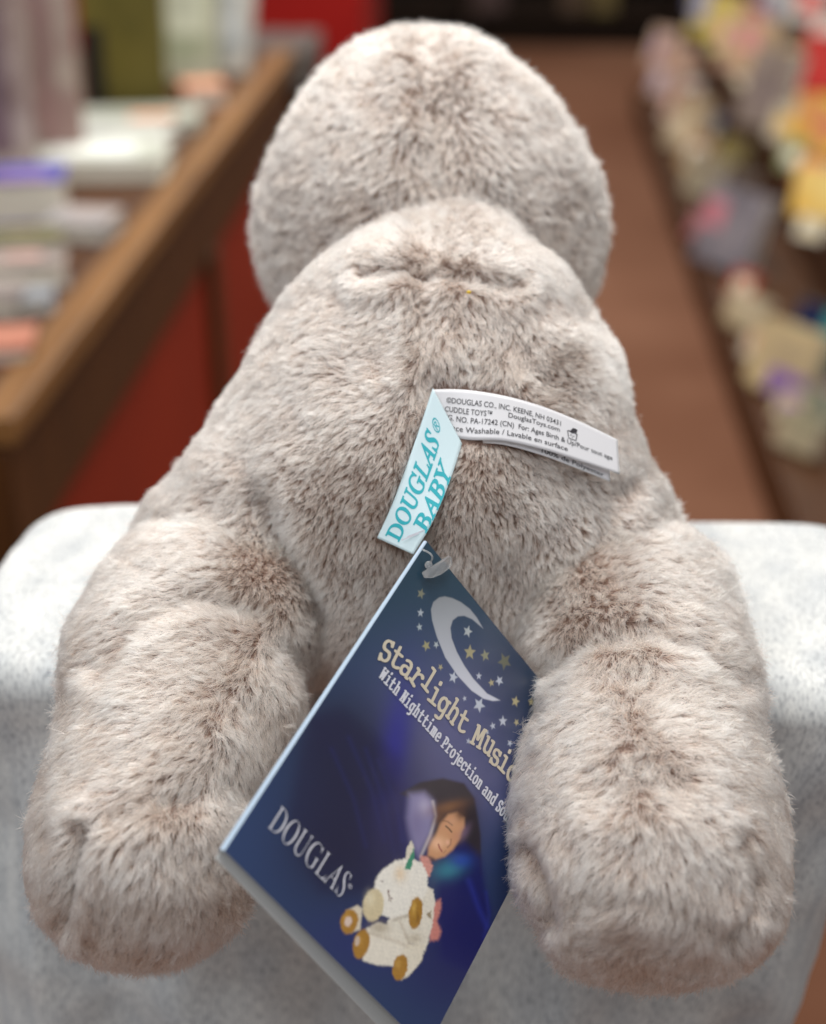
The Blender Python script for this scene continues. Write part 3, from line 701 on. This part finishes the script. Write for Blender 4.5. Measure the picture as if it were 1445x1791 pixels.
# rounded spine of the fold
ns = 9
rows = []
for k in range(ns):
    a = math.pi * k / (ns - 1)
    rr = 0.0009
    for v in np.linspace(0, THt, 30):
        dp = 0.0010 + 0.0005 * v / THt
        rows.append(tagp(-rr * math.sin(a) * 0.9, v, -dp + dp * math.cos(a) - 0.00005))
link('fold', mesh('fold', rows, grid_faces(ns, 30)), m_bluee, ht)
def put_text(name, s, style, p0, p1, hpx, m, part_of=None, offset=0.0, jitter=0.0, ref=None, lift=0.00025, gap=None, thick=0.0):
    """lettering on the card: ref (a head of s) runs from pixel p0 to p1, capitals hpx high"""
    a, c = tag_uv(*p0), tag_uv(*p1)
    du = c - a; L = np.linalg.norm(du); du /= L
    dv = np.array([du[1], -du[0]])
    if dv @ (tag_uv(p0[0] + 5, p0[1] - 5) - a) < 0: dv = -dv
    Vs, Fs, adv, n0, ends = [], [], 0.0, 0, 0
    if gap is None:
        V, F = text_mesh(s, style, offset)
        Vr, _ = text_mesh(ref or s, style, offset)
        sx = L / (Vr[:, 0].max() - Vr[:, 0].min()); V = (V - [Vr[:, 0].min(), 0]) * [sx, 1]
    else:
        r = np.random.default_rng(3)
        for i, ch in enumerate(s):
            if ch == ' ': adv += 0.34; continue
            V, F = text_mesh(ch, style, offset)
            wd = V[:, 0].max() - V[:, 0].min(); V = V - [V[:, 0].min(), 0]
            an = r.normal() * jitter; ce = np.array([wd / 2, 0.3])
            V = (V - ce) @ np.array([[math.cos(an), math.sin(an)], [-math.sin(an), math.cos(an)]]) + ce + [adv, r.normal() * jitter * 0.35]
            Vs.append(V); Fs += [tuple(k + n0 for k in f) for f in F]; n0 += len(V); adv += wd + gap
            if ref and i == len(ref) - 1: ends = adv - gap
        V, F = np.vstack(Vs), Fs
        sx = L / (ends or (adv - gap)); V = V * [sx, 1]
    s_m = 1.0 / FPX * 0.53 * hpx / 0.70
    V = V * [1, s_m]
    hl = np.full(len(V), lift)
    if thick:                                 # heavier strokes: the same letters struck three times side by side
        n1 = len(V); sh_ = np.array([thick * s_m, thick * s_m * 0.35])
        V = np.vstack([V - sh_, V, V + sh_]); hl = np.concatenate([hl, hl + 3e-5, hl + 6e-5])
        F = [tuple(q + k * n1 for q in f) for k in range(3) for f in F]
    Q = a + V[:, :1] * du + V[:, 1:2] * dv
    k = (Q[:, 0] > -1e-4) & (Q[:, 0] < TWd - .0004) & (Q[:, 1] > 0) & (Q[:, 1] < THt)
    F = [f for f in F if all(k[i] for i in f)]
    W = tagp(Q[:, 0], Q[:, 1]) + TN * (bow(Q[:, 0], Q[:, 1]) + hl)[:, None]
    return link(name, mesh(name, W, F), m, part_of or ht, False)
m_cream, _, _ = mat('cream_print', (206, 196, 176), 0.35)
m_silver, _, _ = mat('white_print', (214, 214, 222), 0.35)
put_text('title_lettering', 'Starlight Musical', 'slab', (662, 1142), (878, 1356), 50, m_cream, thick=0.018, jitter=0.12, ref='Starlight Musi', gap=0.07)
put_text('subtitle_lettering', 'With Nighttime Projection and Sounds', 'slab', (660, 1184), (882, 1437), 28, m_silver, ref='With Nighttime Projection and Sou', thick=0.026, gap=0.15)
put_text('maker_lettering', 'DOUGLAS', 'serif', (467, 1446), (593, 1570), 43, m_silver, offset=-0.008)
put_text('registered_mark', '®', 'sans', (605, 1550), (611, 1556), 7, m_silver)

# clear plastic fastener through the top corner of the card
m_clear, nt, b = mat('clear_plastic', (225, 225, 225), 0.18, 0.5)
b.inputs['Transmission Weight'].default_value = 0.75; b.inputs['Alpha'].default_value = 0.8
def tag_at(x, y, lift=0.0):
    u = tag_uv(x, y); return tagp(u[0], u[1], lift)
c0 = tag_at(755, 993, 0.0022)
fin = [(733, 1002), (736, 1012), (748, 1012), (762, 1006), (773, 997), (778, 986), (775, 977), (770, 974)]
fp = np.array([tag_at(x, y, 0.0014 + 0.0030 * (i / 7)) for i, (x, y) in enumerate(fin)])
slab_v = np.vstack([fp, fp + TN * 0.0007]); nF = len(fin)
link('fastener', mesh('fastener', slab_v, [tuple(range(nF))[::-1], tuple(range(nF, 2 * nF))] + [(i, (i + 1) % nF, nF + (i + 1) % nF, nF + i) for i in range(nF)]), m_clear, ht, False)
def tube(name, pts, r, m, parent):
    pts = np.array(pts); n = len(pts); k = 8
    V = []
    for i in range(n):
        t = nrm(pts[min(i + 1, n - 1)] - pts[max(i - 1, 0)])
        a_ = nrm(np.cross(t, TN)); b_ = np.cross(t, a_)
        V += [pts[i] + r * (math.cos(q) * a_ + math.sin(q) * b_) for q in np.linspace(0, 2 * math.pi, k, endpoint=False)]
    F = [(i * k + j, i * k + (j + 1) % k, (i + 1) * k + (j + 1) % k, (i + 1) * k + j) for i in range(n - 1) for j in range(k)]
    return link(name, mesh(name, V, F), m, parent)
lp = [tag_at(744 - 11 * t, 989 - 27 * t, 0.0018 + 0.006 * math.sin(math.pi * t) * 0.6) for t in np.linspace(0, 1, 14)]
tube('fastener_loop', lp, 0.00035, m_clear, ht)
bm = bmesh.new()
bmesh.ops.create_uvsphere(bm, u_segments=16, v_segments=10, radius=0.0015)
me = bpy.data.meshes.new('fastener_knob'); bm.to_mesh(me); bm.free()
me.transform(Matrix.Translation(Vector(tag_at(744, 989, 0.0018))))
link('fastener_knob', me, m_clear, ht)

# ------------------------------------------------------------------ sewn labels (parts of the toy)
z0 = surf_z(755, 700) - 0.004
def curve(pts, n):
    pts = np.array(pts, float)
    d = np.r_[0, np.cumsum(np.linalg.norm(np.diff(pts[:, :2], axis=0), axis=1))]
    t = np.linspace(0, d[-1], n)
    # smooth cubic through the points
    m = np.gradient(pts, d, axis=0)
    i = np.clip(np.searchsorted(d, t) - 1, 0, len(d) - 2)
    h = (d[i + 1] - d[i]); s = ((t - d[i]) / h)[:, None]; h = h[:, None]
    return (2*s**3 - 3*s**2 + 1) * pts[i] + (s**3 - 2*s**2 + s) * h * m[i] + (-2*s**3 + 3*s**2) * pts[i+1] + (s**3 - s**2) * h * m[i+1]
class Ribbon:
    def __init__(s, A, B, n=60, nv=14):
        s.A, s.B, s.n, s.nv = curve(A, 400), curve(B, 400), n, nv
        s.lenp = np.linalg.norm(np.diff((s.A + s.B)[:, :2] / 2, axis=0), axis=1).sum()
        s.wid = np.linalg.norm((s.A - s.B)[:, :2], axis=1).mean()
    def at(s, a, t):
        a = np.clip(np.asarray(a, float), 0, 1) * 399
        i = np.minimum(a.astype(int), 398); f = (a - i)[..., None]
        PA = s.A[i] * (1 - f) + s.A[i + 1] * f; PB = s.B[i] * (1 - f) + s.B[i + 1] * f
        t = np.asarray(t, float)[..., None]
        q = PA * (1 - t) + PB * t
        return px(q[..., 0], q[..., 1], q[..., 2])
    def mesh(s, name, m, thick=0.0003):
        a, t = np.meshgrid(np.linspace(0, 1, s.n), np.linspace(0, 1, s.nv), indexing='ij')
        P = s.at(a, t)
        o = link(name, mesh(name, P.reshape(-1, 3), grid_faces(s.n, s.nv)), m, toy)
        sm = o.modifiers.new('thickness', 'SOLIDIFY'); sm.thickness = thick; sm.offset = 0
        return o
    def text(s, name, lines, m, parent, lift=0.00035):
        Vs, Fs, n0 = [], [], 0
        for (st, style, a0, a1, tb, h, off) in lines:
            V, F = text_mesh(st, style, off)
            wd = V[:, 0].max() - V[:, 0].min()
            Vs.append(np.c_[a0 + (V[:, 0] - V[:, 0].min()) / wd * (a1 - a0), tb - V[:, 1] / 0.70 * h])
            Fs += [tuple(k + n0 for k in f) for f in F]; n0 += len(V)
        V = np.vstack(Vs)
        P = s.at(V[:, 0], V[:, 1])
        P = P + nrm(CAM - P) * lift
        return link(name, mesh(name, P, Fs), m, parent, False)
m_satin, nt, b = mat('white_satin', (226, 224, 226), 0.35, 0.5)
b.inputs['Sheen Weight'].default_value = 0.3
m_wov, nt, b = mat('woven_pale_aqua', (212, 232, 237), 0.55, 0.3)
tc = nt.nodes.new('ShaderNodeTexCoord')
wvn = nt.nodes.new('ShaderNodeTexWave'); wvn.inputs['Scale'].default_value = 700; wvn.inputs['Distortion'].default_value = 0.4
nt.links.new(tc.outputs['Object'], wvn.inputs['Vector'])
bp = nt.nodes.new('ShaderNodeBump'); bp.inputs['Strength'].default_value = 0.35; bp.inputs['Distance'].default_value = 0.0004
nt.links.new(wvn.outputs['Fac'], bp.inputs['Height']); nt.links.new(bp.outputs[0], b.inputs['Normal'])
m_teal, _, _ = mat('teal_thread', (48, 168, 180), 0.6)
m_ink, _, _ = mat('black_ink', (60, 58, 62), 0.7)
zc1 = z0 + 0.004
CARE_A = [(757, 681, z0), (800, 681, z0 - .002), (860, 688, z0 - .003), (940, 708, z0 - .001), (1020, 740, z0 + .004), (1080, 769, zc1 + .004)]
CARE_B = [(752, 752, z0 + .001), (810, 768, z0 - .004), (880, 771, z0 - .006), (950, 786, z0 - .004), (1020, 808, z0 + .001), (1084, 829, zc1 + .002)]
CARE2_A = [(x + 10 - i * 5, y + 10 + i * 1.6, z + .0022) for i, (x, y, z) in enumerate(CARE_A)]
CARE2_B = [(x + 8 - i * 5, y + 2 + i * 2.2, z + .0022) for i, (x, y, z) in enumerate(CARE_B)]
rb2 = Ribbon(CARE2_A, CARE2_B)
care2 = rb2.mesh('care_label_leaf', m_satin)
rb = Ribbon(CARE_A, CARE_B)
care = rb.mesh('care_label', m_satin)
care['label'] = 'upper white printed care label'
care2['label'] = 'lower leaf of the white care label'
rb2.text('lettering', [('100% de Polyester', 'sans', 0.60, 0.965, 0.93, 0.12, .01)], m_ink, care2)
rb.text('lettering', [('©DOUGLAS CO., INC. KEENE, NH 03431', 'sans', 0.075, 0.68, 0.30, 0.115, .006), ('CUDDLE TOYS™', 'sans', 0.07, 0.315, 0.49, 0.115, .006), ('DouglasToys.com', 'sans', 0.40, 0.675, 0.455, 0.11, .006),
                      ('MFG. NO. PA-17242 (CN)  For: Ages Birth & Up/Pour tout age', 'sans', 0.045, 0.965, 0.665, 0.115, .006), ('Surface Washable / Lavable en surface', 'sans', 0.045, 0.72, 0.86, 0.115, .006)], m_ink, care)
# washing symbol: a tub of water with a hand above it
def wash():
    V, F = [], []
    def add(pts):
        n = len(V); V.extend(pts); F.append(tuple(range(n, n + len(pts))))
    add([(0, .6), (.08, .6), (.2, 0), (.14, 0)]); add([(.92, .6), (1, .6), (.86, 0), (.8, 0)]); add([(.14, 0), (.86, 0), (.85, .06), (.15, .06)])
    add([(.0, .52), (.2, .62), (.45, .52), (.7, .62), (1, .52), (.98, .6), (.7, .7), (.45, .6), (.2, .7), (.02, .6)])
    add([(.25, .62), (.55, 1.0), (.8, 1.02), (.98, .98), (.95, .85), (.9, .7), (.6, .6), (.45, .54)])
    add([(.3, .3), (.44, .3), (.44, .36), (.3, .36)]); add([(.56, .3), (.7, .3), (.7, .36), (.56, .36)]); add([(.46, .16), (.54, .16), (.54, .22), (.46, .22)])
    return np.array(V), F
V, F = wash()
a = 0.715 + V[:, 0] * 0.058; t = 0.53 - V[:, 1] * 0.30
P = rb.at(a, t); P = P + nrm(CAM - P) * 0.0004
link('wash_symbol', mesh('wash_symbol', P, F), m_ink, care, False)
# woven brand ribbon, folded over at the top
zr = z0 - 0.006
RIB_A = [(757, 679, zr + .003), (733, 752, zr), (706, 830, zr - .002), (681, 895, zr - .003), (660, 941, zr - .002)]
RIB_B = [(808, 776, zr + .001), (795, 818, zr - .002), (776, 870, zr - .006), (754, 918, zr - .009), (723, 970, zr - .009)]
rr_ = Ribbon(RIB_A, RIB_B)
ribbon = rr_.mesh('brand_ribbon', m_wov, 0.0005)
ribbon['label'] = 'pale aqua woven ribbon label'
def ribbon_text(st, a0, a1, tb, h, style='serif', off=.006):
    # text runs from the lower end (a=1) up to the fold
    return (st, style, a0, a1, tb, h, off)
rr_.text('lettering', [ribbon_text('DOUGLAS', 0.965, 0.20, 0.52, 0.36, off=.03), ribbon_text('BABY', 0.80, 0.26, 0.98, 0.34, off=.03), ('®', 'sans', 0.17, 0.10, 0.44, 0.22, .01)], m_teal, ribbon)
# a fleck of yellow lint caught in the fur
lz = surf_z(820, 511) - 0.0075
bm = bmesh.new(); bmesh.ops.create_icosphere(bm, subdivisions=1, radius=0.0011)
me = bpy.data.meshes.new('lint'); bm.to_mesh(me); bm.free()
me.transform(Matrix.Diagonal((1.0, 0.6, 0.7, 1)))
lo = link('lint', me, mat('yellow_fluff', (232, 196, 70), 0.8)[0]); lo.location = px(820, 511, lz)
tag(lo, 'tiny yellow fleck of lint caught in the fur of the back', 'lint')
# two small stitches at the lower end
P = []
Fq = []
for k, (x0_, y0_, x1_, y1_) in enumerate(((702, 944, 732, 932), (712, 938, 742, 926))):
    for (x, y) in ((x0_, y0_), (x1_, y1_), (x1_ + 1, y1_ + 2), (x0_ + 1, y0_ + 2)):
        P.append(px(x, y, zr - .0092))
    Fq.append((4 * k, 4 * k + 1, 4 * k + 2, 4 * k + 3))
link('stitch', mesh('stitch', P, Fq), m_silver, ribbon, False)

# ------------------------------------------------------------------ fur
#        px    py    dx    dy  lift
COMB = np.array([
    (790, 390, 0.05, -0.35, .6), (680, 430, -.7, -.5, .6), (880, 430, .7, -.4, .6), (560, 520, -.9, .2, .5), (990, 530, .8, .3, .5), (700, 520, -.6, .6, .8), (830, 540, .3, .9, .7),
    (600, 640, -.9, -.2, .7), (680, 620, -.8, .4, .6), (520, 720, -.9, .4, .7), (790, 640, .2, .9, .5), (880, 620, -.5, .8, .6), (1000, 620, .3, .7, 2.0), (1060, 740, .8, .6, .6), (985, 690, .4, .8, 1.9),
    (600, 780, -.5, .8, 1.15), (450, 850, -.9, .5, .7), (330, 900, -.9, .3, .5), (560, 900, -.3, .9, 1.9), (650, 830, -.2, .9, 1.6), (640, 960, -.2, .9, 1.9), (680, 1040, -.6, .7, 1.2), (860, 890, -.2, .9, 1.8), (900, 980, -.1, .9, 1.8), (980, 900, .4, .8, 1.1), (860, 1040, -.2, 1, .9), (1130, 850, .9, .3, .5),
    (480, 1000, -.5, .8, 1.6), (400, 1090, -.9, .1, .7), (250, 1100, -.95, .2, .5), (160, 1150, -.9, .4, .4), (480, 1180, -.1, .8, .7), (350, 1200, -.75, .35, .6), (230, 1250, -.8, .5, .5), (430, 1270, -.1, .95, .7),
    (330, 1340, -.9, .4, .7), (180, 1370, -.8, .5, .5), (90, 1420, -.9, .5, .5), (230, 1440, -.5, .9, .8), (380, 1420, .2, .9, .9), (300, 1520, .1, 1, .8), (200, 1560, -.2, 1, .8), (90, 1540, -.5, .9, .7), (330, 1620, .1, 1, .9), (210, 1660, -.1, 1, .7), (430, 1570, .6, .7, .7),
    (1080, 980, .55, .2, 1.05), (1200, 980, .9, -.1, .6), (1270, 1090, .9, .2, .5), (1010, 1090, .3, .6, 1.4), (1100, 1170, .15, .5, .55), (990, 1190, -.7, .3, .55), (1220, 1200, .8, -.1, .6), (1300, 1260, .9, .3, .5),
    (1060, 1280, -.6, .4, .55), (1180, 1270, .6, .1, .7), (960, 1340, -.9, .3, .5), (1120, 1350, .0, .3, .9), (1050, 1400, -.7, .5, .7), (1200, 1400, .8, .5, .7), (1310, 1410, .9, .4, .5), (920, 1450, -.8, .5, .5),
    (1030, 1500, -.3, 1, .6), (1130, 1480, .0, 1, .6), (1230, 1500, .3, 1, .8), (1340, 1520, .6, .8, .6), (1060, 1620, -.8, .5, .6), (1180, 1640, -.4, .9, .8), (1290, 1640, .3, 1, .7), (1120, 1700, -.2, 1, .7),
    (600, 130, -.7, -.5, .5), (760, 100, 0, .35, .6), (920, 140, .8, -.4, .5), (500, 300, -.9, .2, .5), (640, 280, -.5, .6, .9), (760, 260, 0, 1, .9), (880, 280, .4, .7, .9), (1010, 310, .9, .2, .6), (560, 420, -.8, .5, .8), (680, 360, -.2, 1, 1.05), (860, 380, .2, 1, 1.05), (980, 450, .7, .7, .8)])
n_t1 = [Noise(0.030, seed=100 + i) for i in range(3)]
n_t2 = [Noise(0.009, seed=120 + i) for i in range(3)]
n_col = Noise(0.03, seed=140)
n_col2 = Noise(0.010, seed=141)
n_len = Noise(0.02, seed=142)
LABEL_POLYS = [([(q[0], q[1]) for q in RIB_A] + [(q[0], q[1]) for q in RIB_B[::-1]], zr - .009), ([(q[0], q[1]) for q in CARE2_A] + [(q[0], q[1]) for q in CARE2_B[::-1]], z0 - .006), ([(q[0], q[1]) for q in CARE_A] + [(q[0], q[1]) for q in CARE_B[::-1]], z0 - .006)]
def inside_other(P, key):
    bad = np.zeros(len(P), bool)
    for k, (o, me, ells) in parts.items():
        if k == key: continue
        for e in ells:
            x, y, z, rx, ry, rz = e
            s = z / FPX; c = px(x, y, z); q = P - c
            r = np.sqrt((q @ RT / ((rx - SHR) * s - .004)) ** 2 + (q @ UP / ((ry - SHR) * s - .004)) ** 2 + (q @ FW / (rz - .004)) ** 2)
            bad |= r < 1
    return bad
def grow(key, density, length, width, K=6):
    o, me, ells = parts[key]
    me.calc_loop_triangles()
    nt_ = len(me.loop_triangles)
    T = np.empty(nt_ * 3, np.int32); me.loop_triangles.foreach_get('vertices', T); T = T.reshape(-1, 3)
    V = np.empty(len(me.vertices) * 3, np.float32); me.vertices.foreach_get('co', V); V = V.reshape(-1, 3).astype(float)
    N = np.empty(len(me.vertices) * 3, np.float32); me.vertices.foreach_get('normal', N); N = N.reshape(-1, 3).astype(float)
    a, b_, c = V[T[:, 0]], V[T[:, 1]], V[T[:, 2]]
    area = np.linalg.norm(np.cross(b_ - a, c - a), axis=1) / 2
    cen = (a + b_ + c) / 3
    fc = -np.einsum('ij,ij->i', nrm(N[T].mean(1)), nrm(cen - CAM))
    wgt = area * (0.22 + 0.78 * sstep(-0.45, -0.1, fc))
    def sample(n):
        i = rng.choice(nt_, n, p=wgt / wgt.sum())
        r1, r2 = np.sqrt(rng.random(n)), rng.random(n)
        B = np.c_[1 - r1, r1 * (1 - r2), r1 * r2]
        return (V[T[i]] * B[..., None]).sum(1), nrm((N[T[i]] * B[..., None]).sum(1))
    n = int(wgt.sum() * 1e6 * density)
    P, Nn = sample(n)
    ok = ~inside_other(P, key)
    P, Nn = P[ok], Nn[ok]; n = len(P)
    # guides (tufts)
    G, Gn = sample(max(50, n // 9))
    def direction(P, Nn, jit):
        X, Y, Z = proj(P)
        wsum = np.zeros(len(P)); D = np.zeros((len(P), 3))
        for (x, y, dx, dy, lf) in COMB:
            wt = 1 / ((X - x) ** 2 + (Y - y) ** 2 + 900.0) ** 1.5
            wsum += wt; D += wt[:, None] * np.array([dx, dy, lf])
        D /= wsum[:, None]
        n1 = np.stack([f(P) for f in n_t1], 1); n2 = np.stack([f(P) for f in n_t2], 1)
        tan = D[:, :1] * RT - D[:, 1:2] * UP + n1 * 0.10 + n2 * 0.06
        tan = tan + rng.normal(size=P.shape) * jit
        tan -= Nn * np.einsum('ij,ij->i', tan, Nn)[:, None]
        tan = tan / np.maximum(np.linalg.norm(tan, axis=1), 0.55)[:, None]
        return tan, np.clip(D[:, 2] * 0.42 + 1.1 * np.maximum(D[:, 2] - 0.8, 0) + n_col2(P) * 0.04 + n_col(P) * 0.02, 0.12, 2.0)
    gt, gl = direction(G, Gn, 0.32)
    ht_, hl = direction(P, Nn, 0.10)
    kd = KDTree(len(G))
    for i, g in enumerate(G): kd.insert(g, i)
    kd.balance()
    gi = np.fromiter((kd.find(p)[1] for p in P), np.int64, n)
    L = length * (1 + 0.08 * n_len(P)) * rng.uniform(0.66, 1.06, n) * 1.0
    tan = 0.30 * ht_ + 0.70 * gt[gi] + rng.normal(size=P.shape) * 0.10
    lift = 0.5 * hl + 0.5 * gl[gi]
    gdisp = G[gi] - P
    gdisp -= Nn * np.einsum('ij,ij->i', gdisp, Nn)[:, None]
    tt = np.linspace(0, 1, K)
    clump = rng.uniform(0.08, 0.50, n)
    end = Nn * lift[:, None] + tan
    end /= np.linalg.norm(end, axis=1)[:, None]
    pts = np.empty((n, K, 3))
    wob = rng.normal(size=(n, 3)) * 0.06
    for j, t in enumerate(tt):
        dirn = Nn * (0.55 * t - 0.30 * t * t)[None] if False else None
        pts[:, j] = P - Nn * 0.0004 + (L * t)[:, None] * (end * (0.35 + 0.65 * t) + Nn * (0.26 * (1 - t))) + gdisp * (clump * t ** 1.3)[:, None] + wob * (L * math.sin(t * 3.1))[:, None]
    # keep the fur out of the labels and the card
    flat = pts.reshape(-1, 3)
    X, Y, Z = proj(flat)
    bad = np.zeros(len(flat), bool)
    for poly, zz in LABEL_POLYS:
        ins = in_poly(X, Y, poly)
        bad |= ins & (Z < zz + 0.012)
    q = flat - TO
    u, v, h = q @ TU, q @ TV, q @ TN
    bad |= (u > -0.0015) & (u < TWd + .001) & (v > -0.001) & (v < THt + .001) & (np.abs(h + 0.002) < 0.0035)
    hr = h.reshape(n, K)
    inr = ((u > -0.0015) & (u < TWd + .001) & (v > -.001) & (v < THt + .001)).reshape(n, K).any(1)
    cross = inr & (hr[:, 0] * hr[:, -1] < 0)
    keep = ~(bad.reshape(n, K).any(1) | cross)
    pts, P, gi = pts[keep], P[keep], gi[keep]; n = len(pts)
    cu = bpy.data.hair_curves.new('fur')
    cu.add_curves([K] * n)
    cu.attributes['position'].data.foreach_set('vector', pts.astype(np.float32).ravel())
    rad = np.interp(tt, [0, .5, .8, 1], [0.9, 1.0, .75, .25])[None] * (width / 2) * rng.uniform(0.75, 1.3, (n, 1))
    at = cu.attributes.get('radius') or cu.attributes.new('radius', 'FLOAT', 'POINT')
    at.data.foreach_set('value', rad.astype(np.float32).ravel())
    gcol = rng.normal(size=len(G))
    tint = 0.5 + 0.06 * n_col(P) + 0.12 * gcol[gi] + 0.13 * rng.normal(size=n)
    at = cu.attributes.new('tint', 'FLOAT', 'CURVE')
    at.data.foreach_set('value', tint.astype(np.float32))
    cu.materials.append(m_fur)
    f = bpy.data.objects.new('fur', cu)
    COL.objects.link(f)
    f.parent = o
    bpy.context.view_layer.update()
    f.matrix_parent_inverse = o.matrix_world.inverted()
    print('fur', key, n)
    return f
m_fur = bpy.data.materials.new('frosted_plush')
m_fur.use_nodes = True
nt = m_fur.node_tree
nt.nodes.clear()
out = nt.nodes.new('ShaderNodeOutputMaterial')
hi = nt.nodes.new('ShaderNodeHairInfo')
at = nt.nodes.new('ShaderNodeAttribute'); at.attribute_name = 'tint'
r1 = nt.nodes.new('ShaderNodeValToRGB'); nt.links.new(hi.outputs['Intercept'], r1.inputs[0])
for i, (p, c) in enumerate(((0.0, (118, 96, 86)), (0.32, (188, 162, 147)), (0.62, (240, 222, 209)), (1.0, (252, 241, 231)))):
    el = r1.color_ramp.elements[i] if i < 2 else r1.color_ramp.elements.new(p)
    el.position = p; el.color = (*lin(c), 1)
r2 = nt.nodes.new('ShaderNodeValToRGB'); nt.links.new(at.outputs['Fac'], r2.inputs[0])
for i, (p, c) in enumerate(((0.1, (214, 200, 192)), (0.5, (247, 240, 235)), (0.9, (255, 255, 254)))):
    el = r2.color_ramp.elements[i] if i < 2 else r2.color_ramp.elements.new(p)
    el.position = p; el.color = (*lin(c), 1)
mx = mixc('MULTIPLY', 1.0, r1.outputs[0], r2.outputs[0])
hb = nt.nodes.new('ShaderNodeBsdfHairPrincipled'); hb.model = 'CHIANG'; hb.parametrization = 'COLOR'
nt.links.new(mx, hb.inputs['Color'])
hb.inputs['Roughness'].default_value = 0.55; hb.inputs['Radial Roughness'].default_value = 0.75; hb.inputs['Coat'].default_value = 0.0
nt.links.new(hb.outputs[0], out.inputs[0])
DENS = 5.4
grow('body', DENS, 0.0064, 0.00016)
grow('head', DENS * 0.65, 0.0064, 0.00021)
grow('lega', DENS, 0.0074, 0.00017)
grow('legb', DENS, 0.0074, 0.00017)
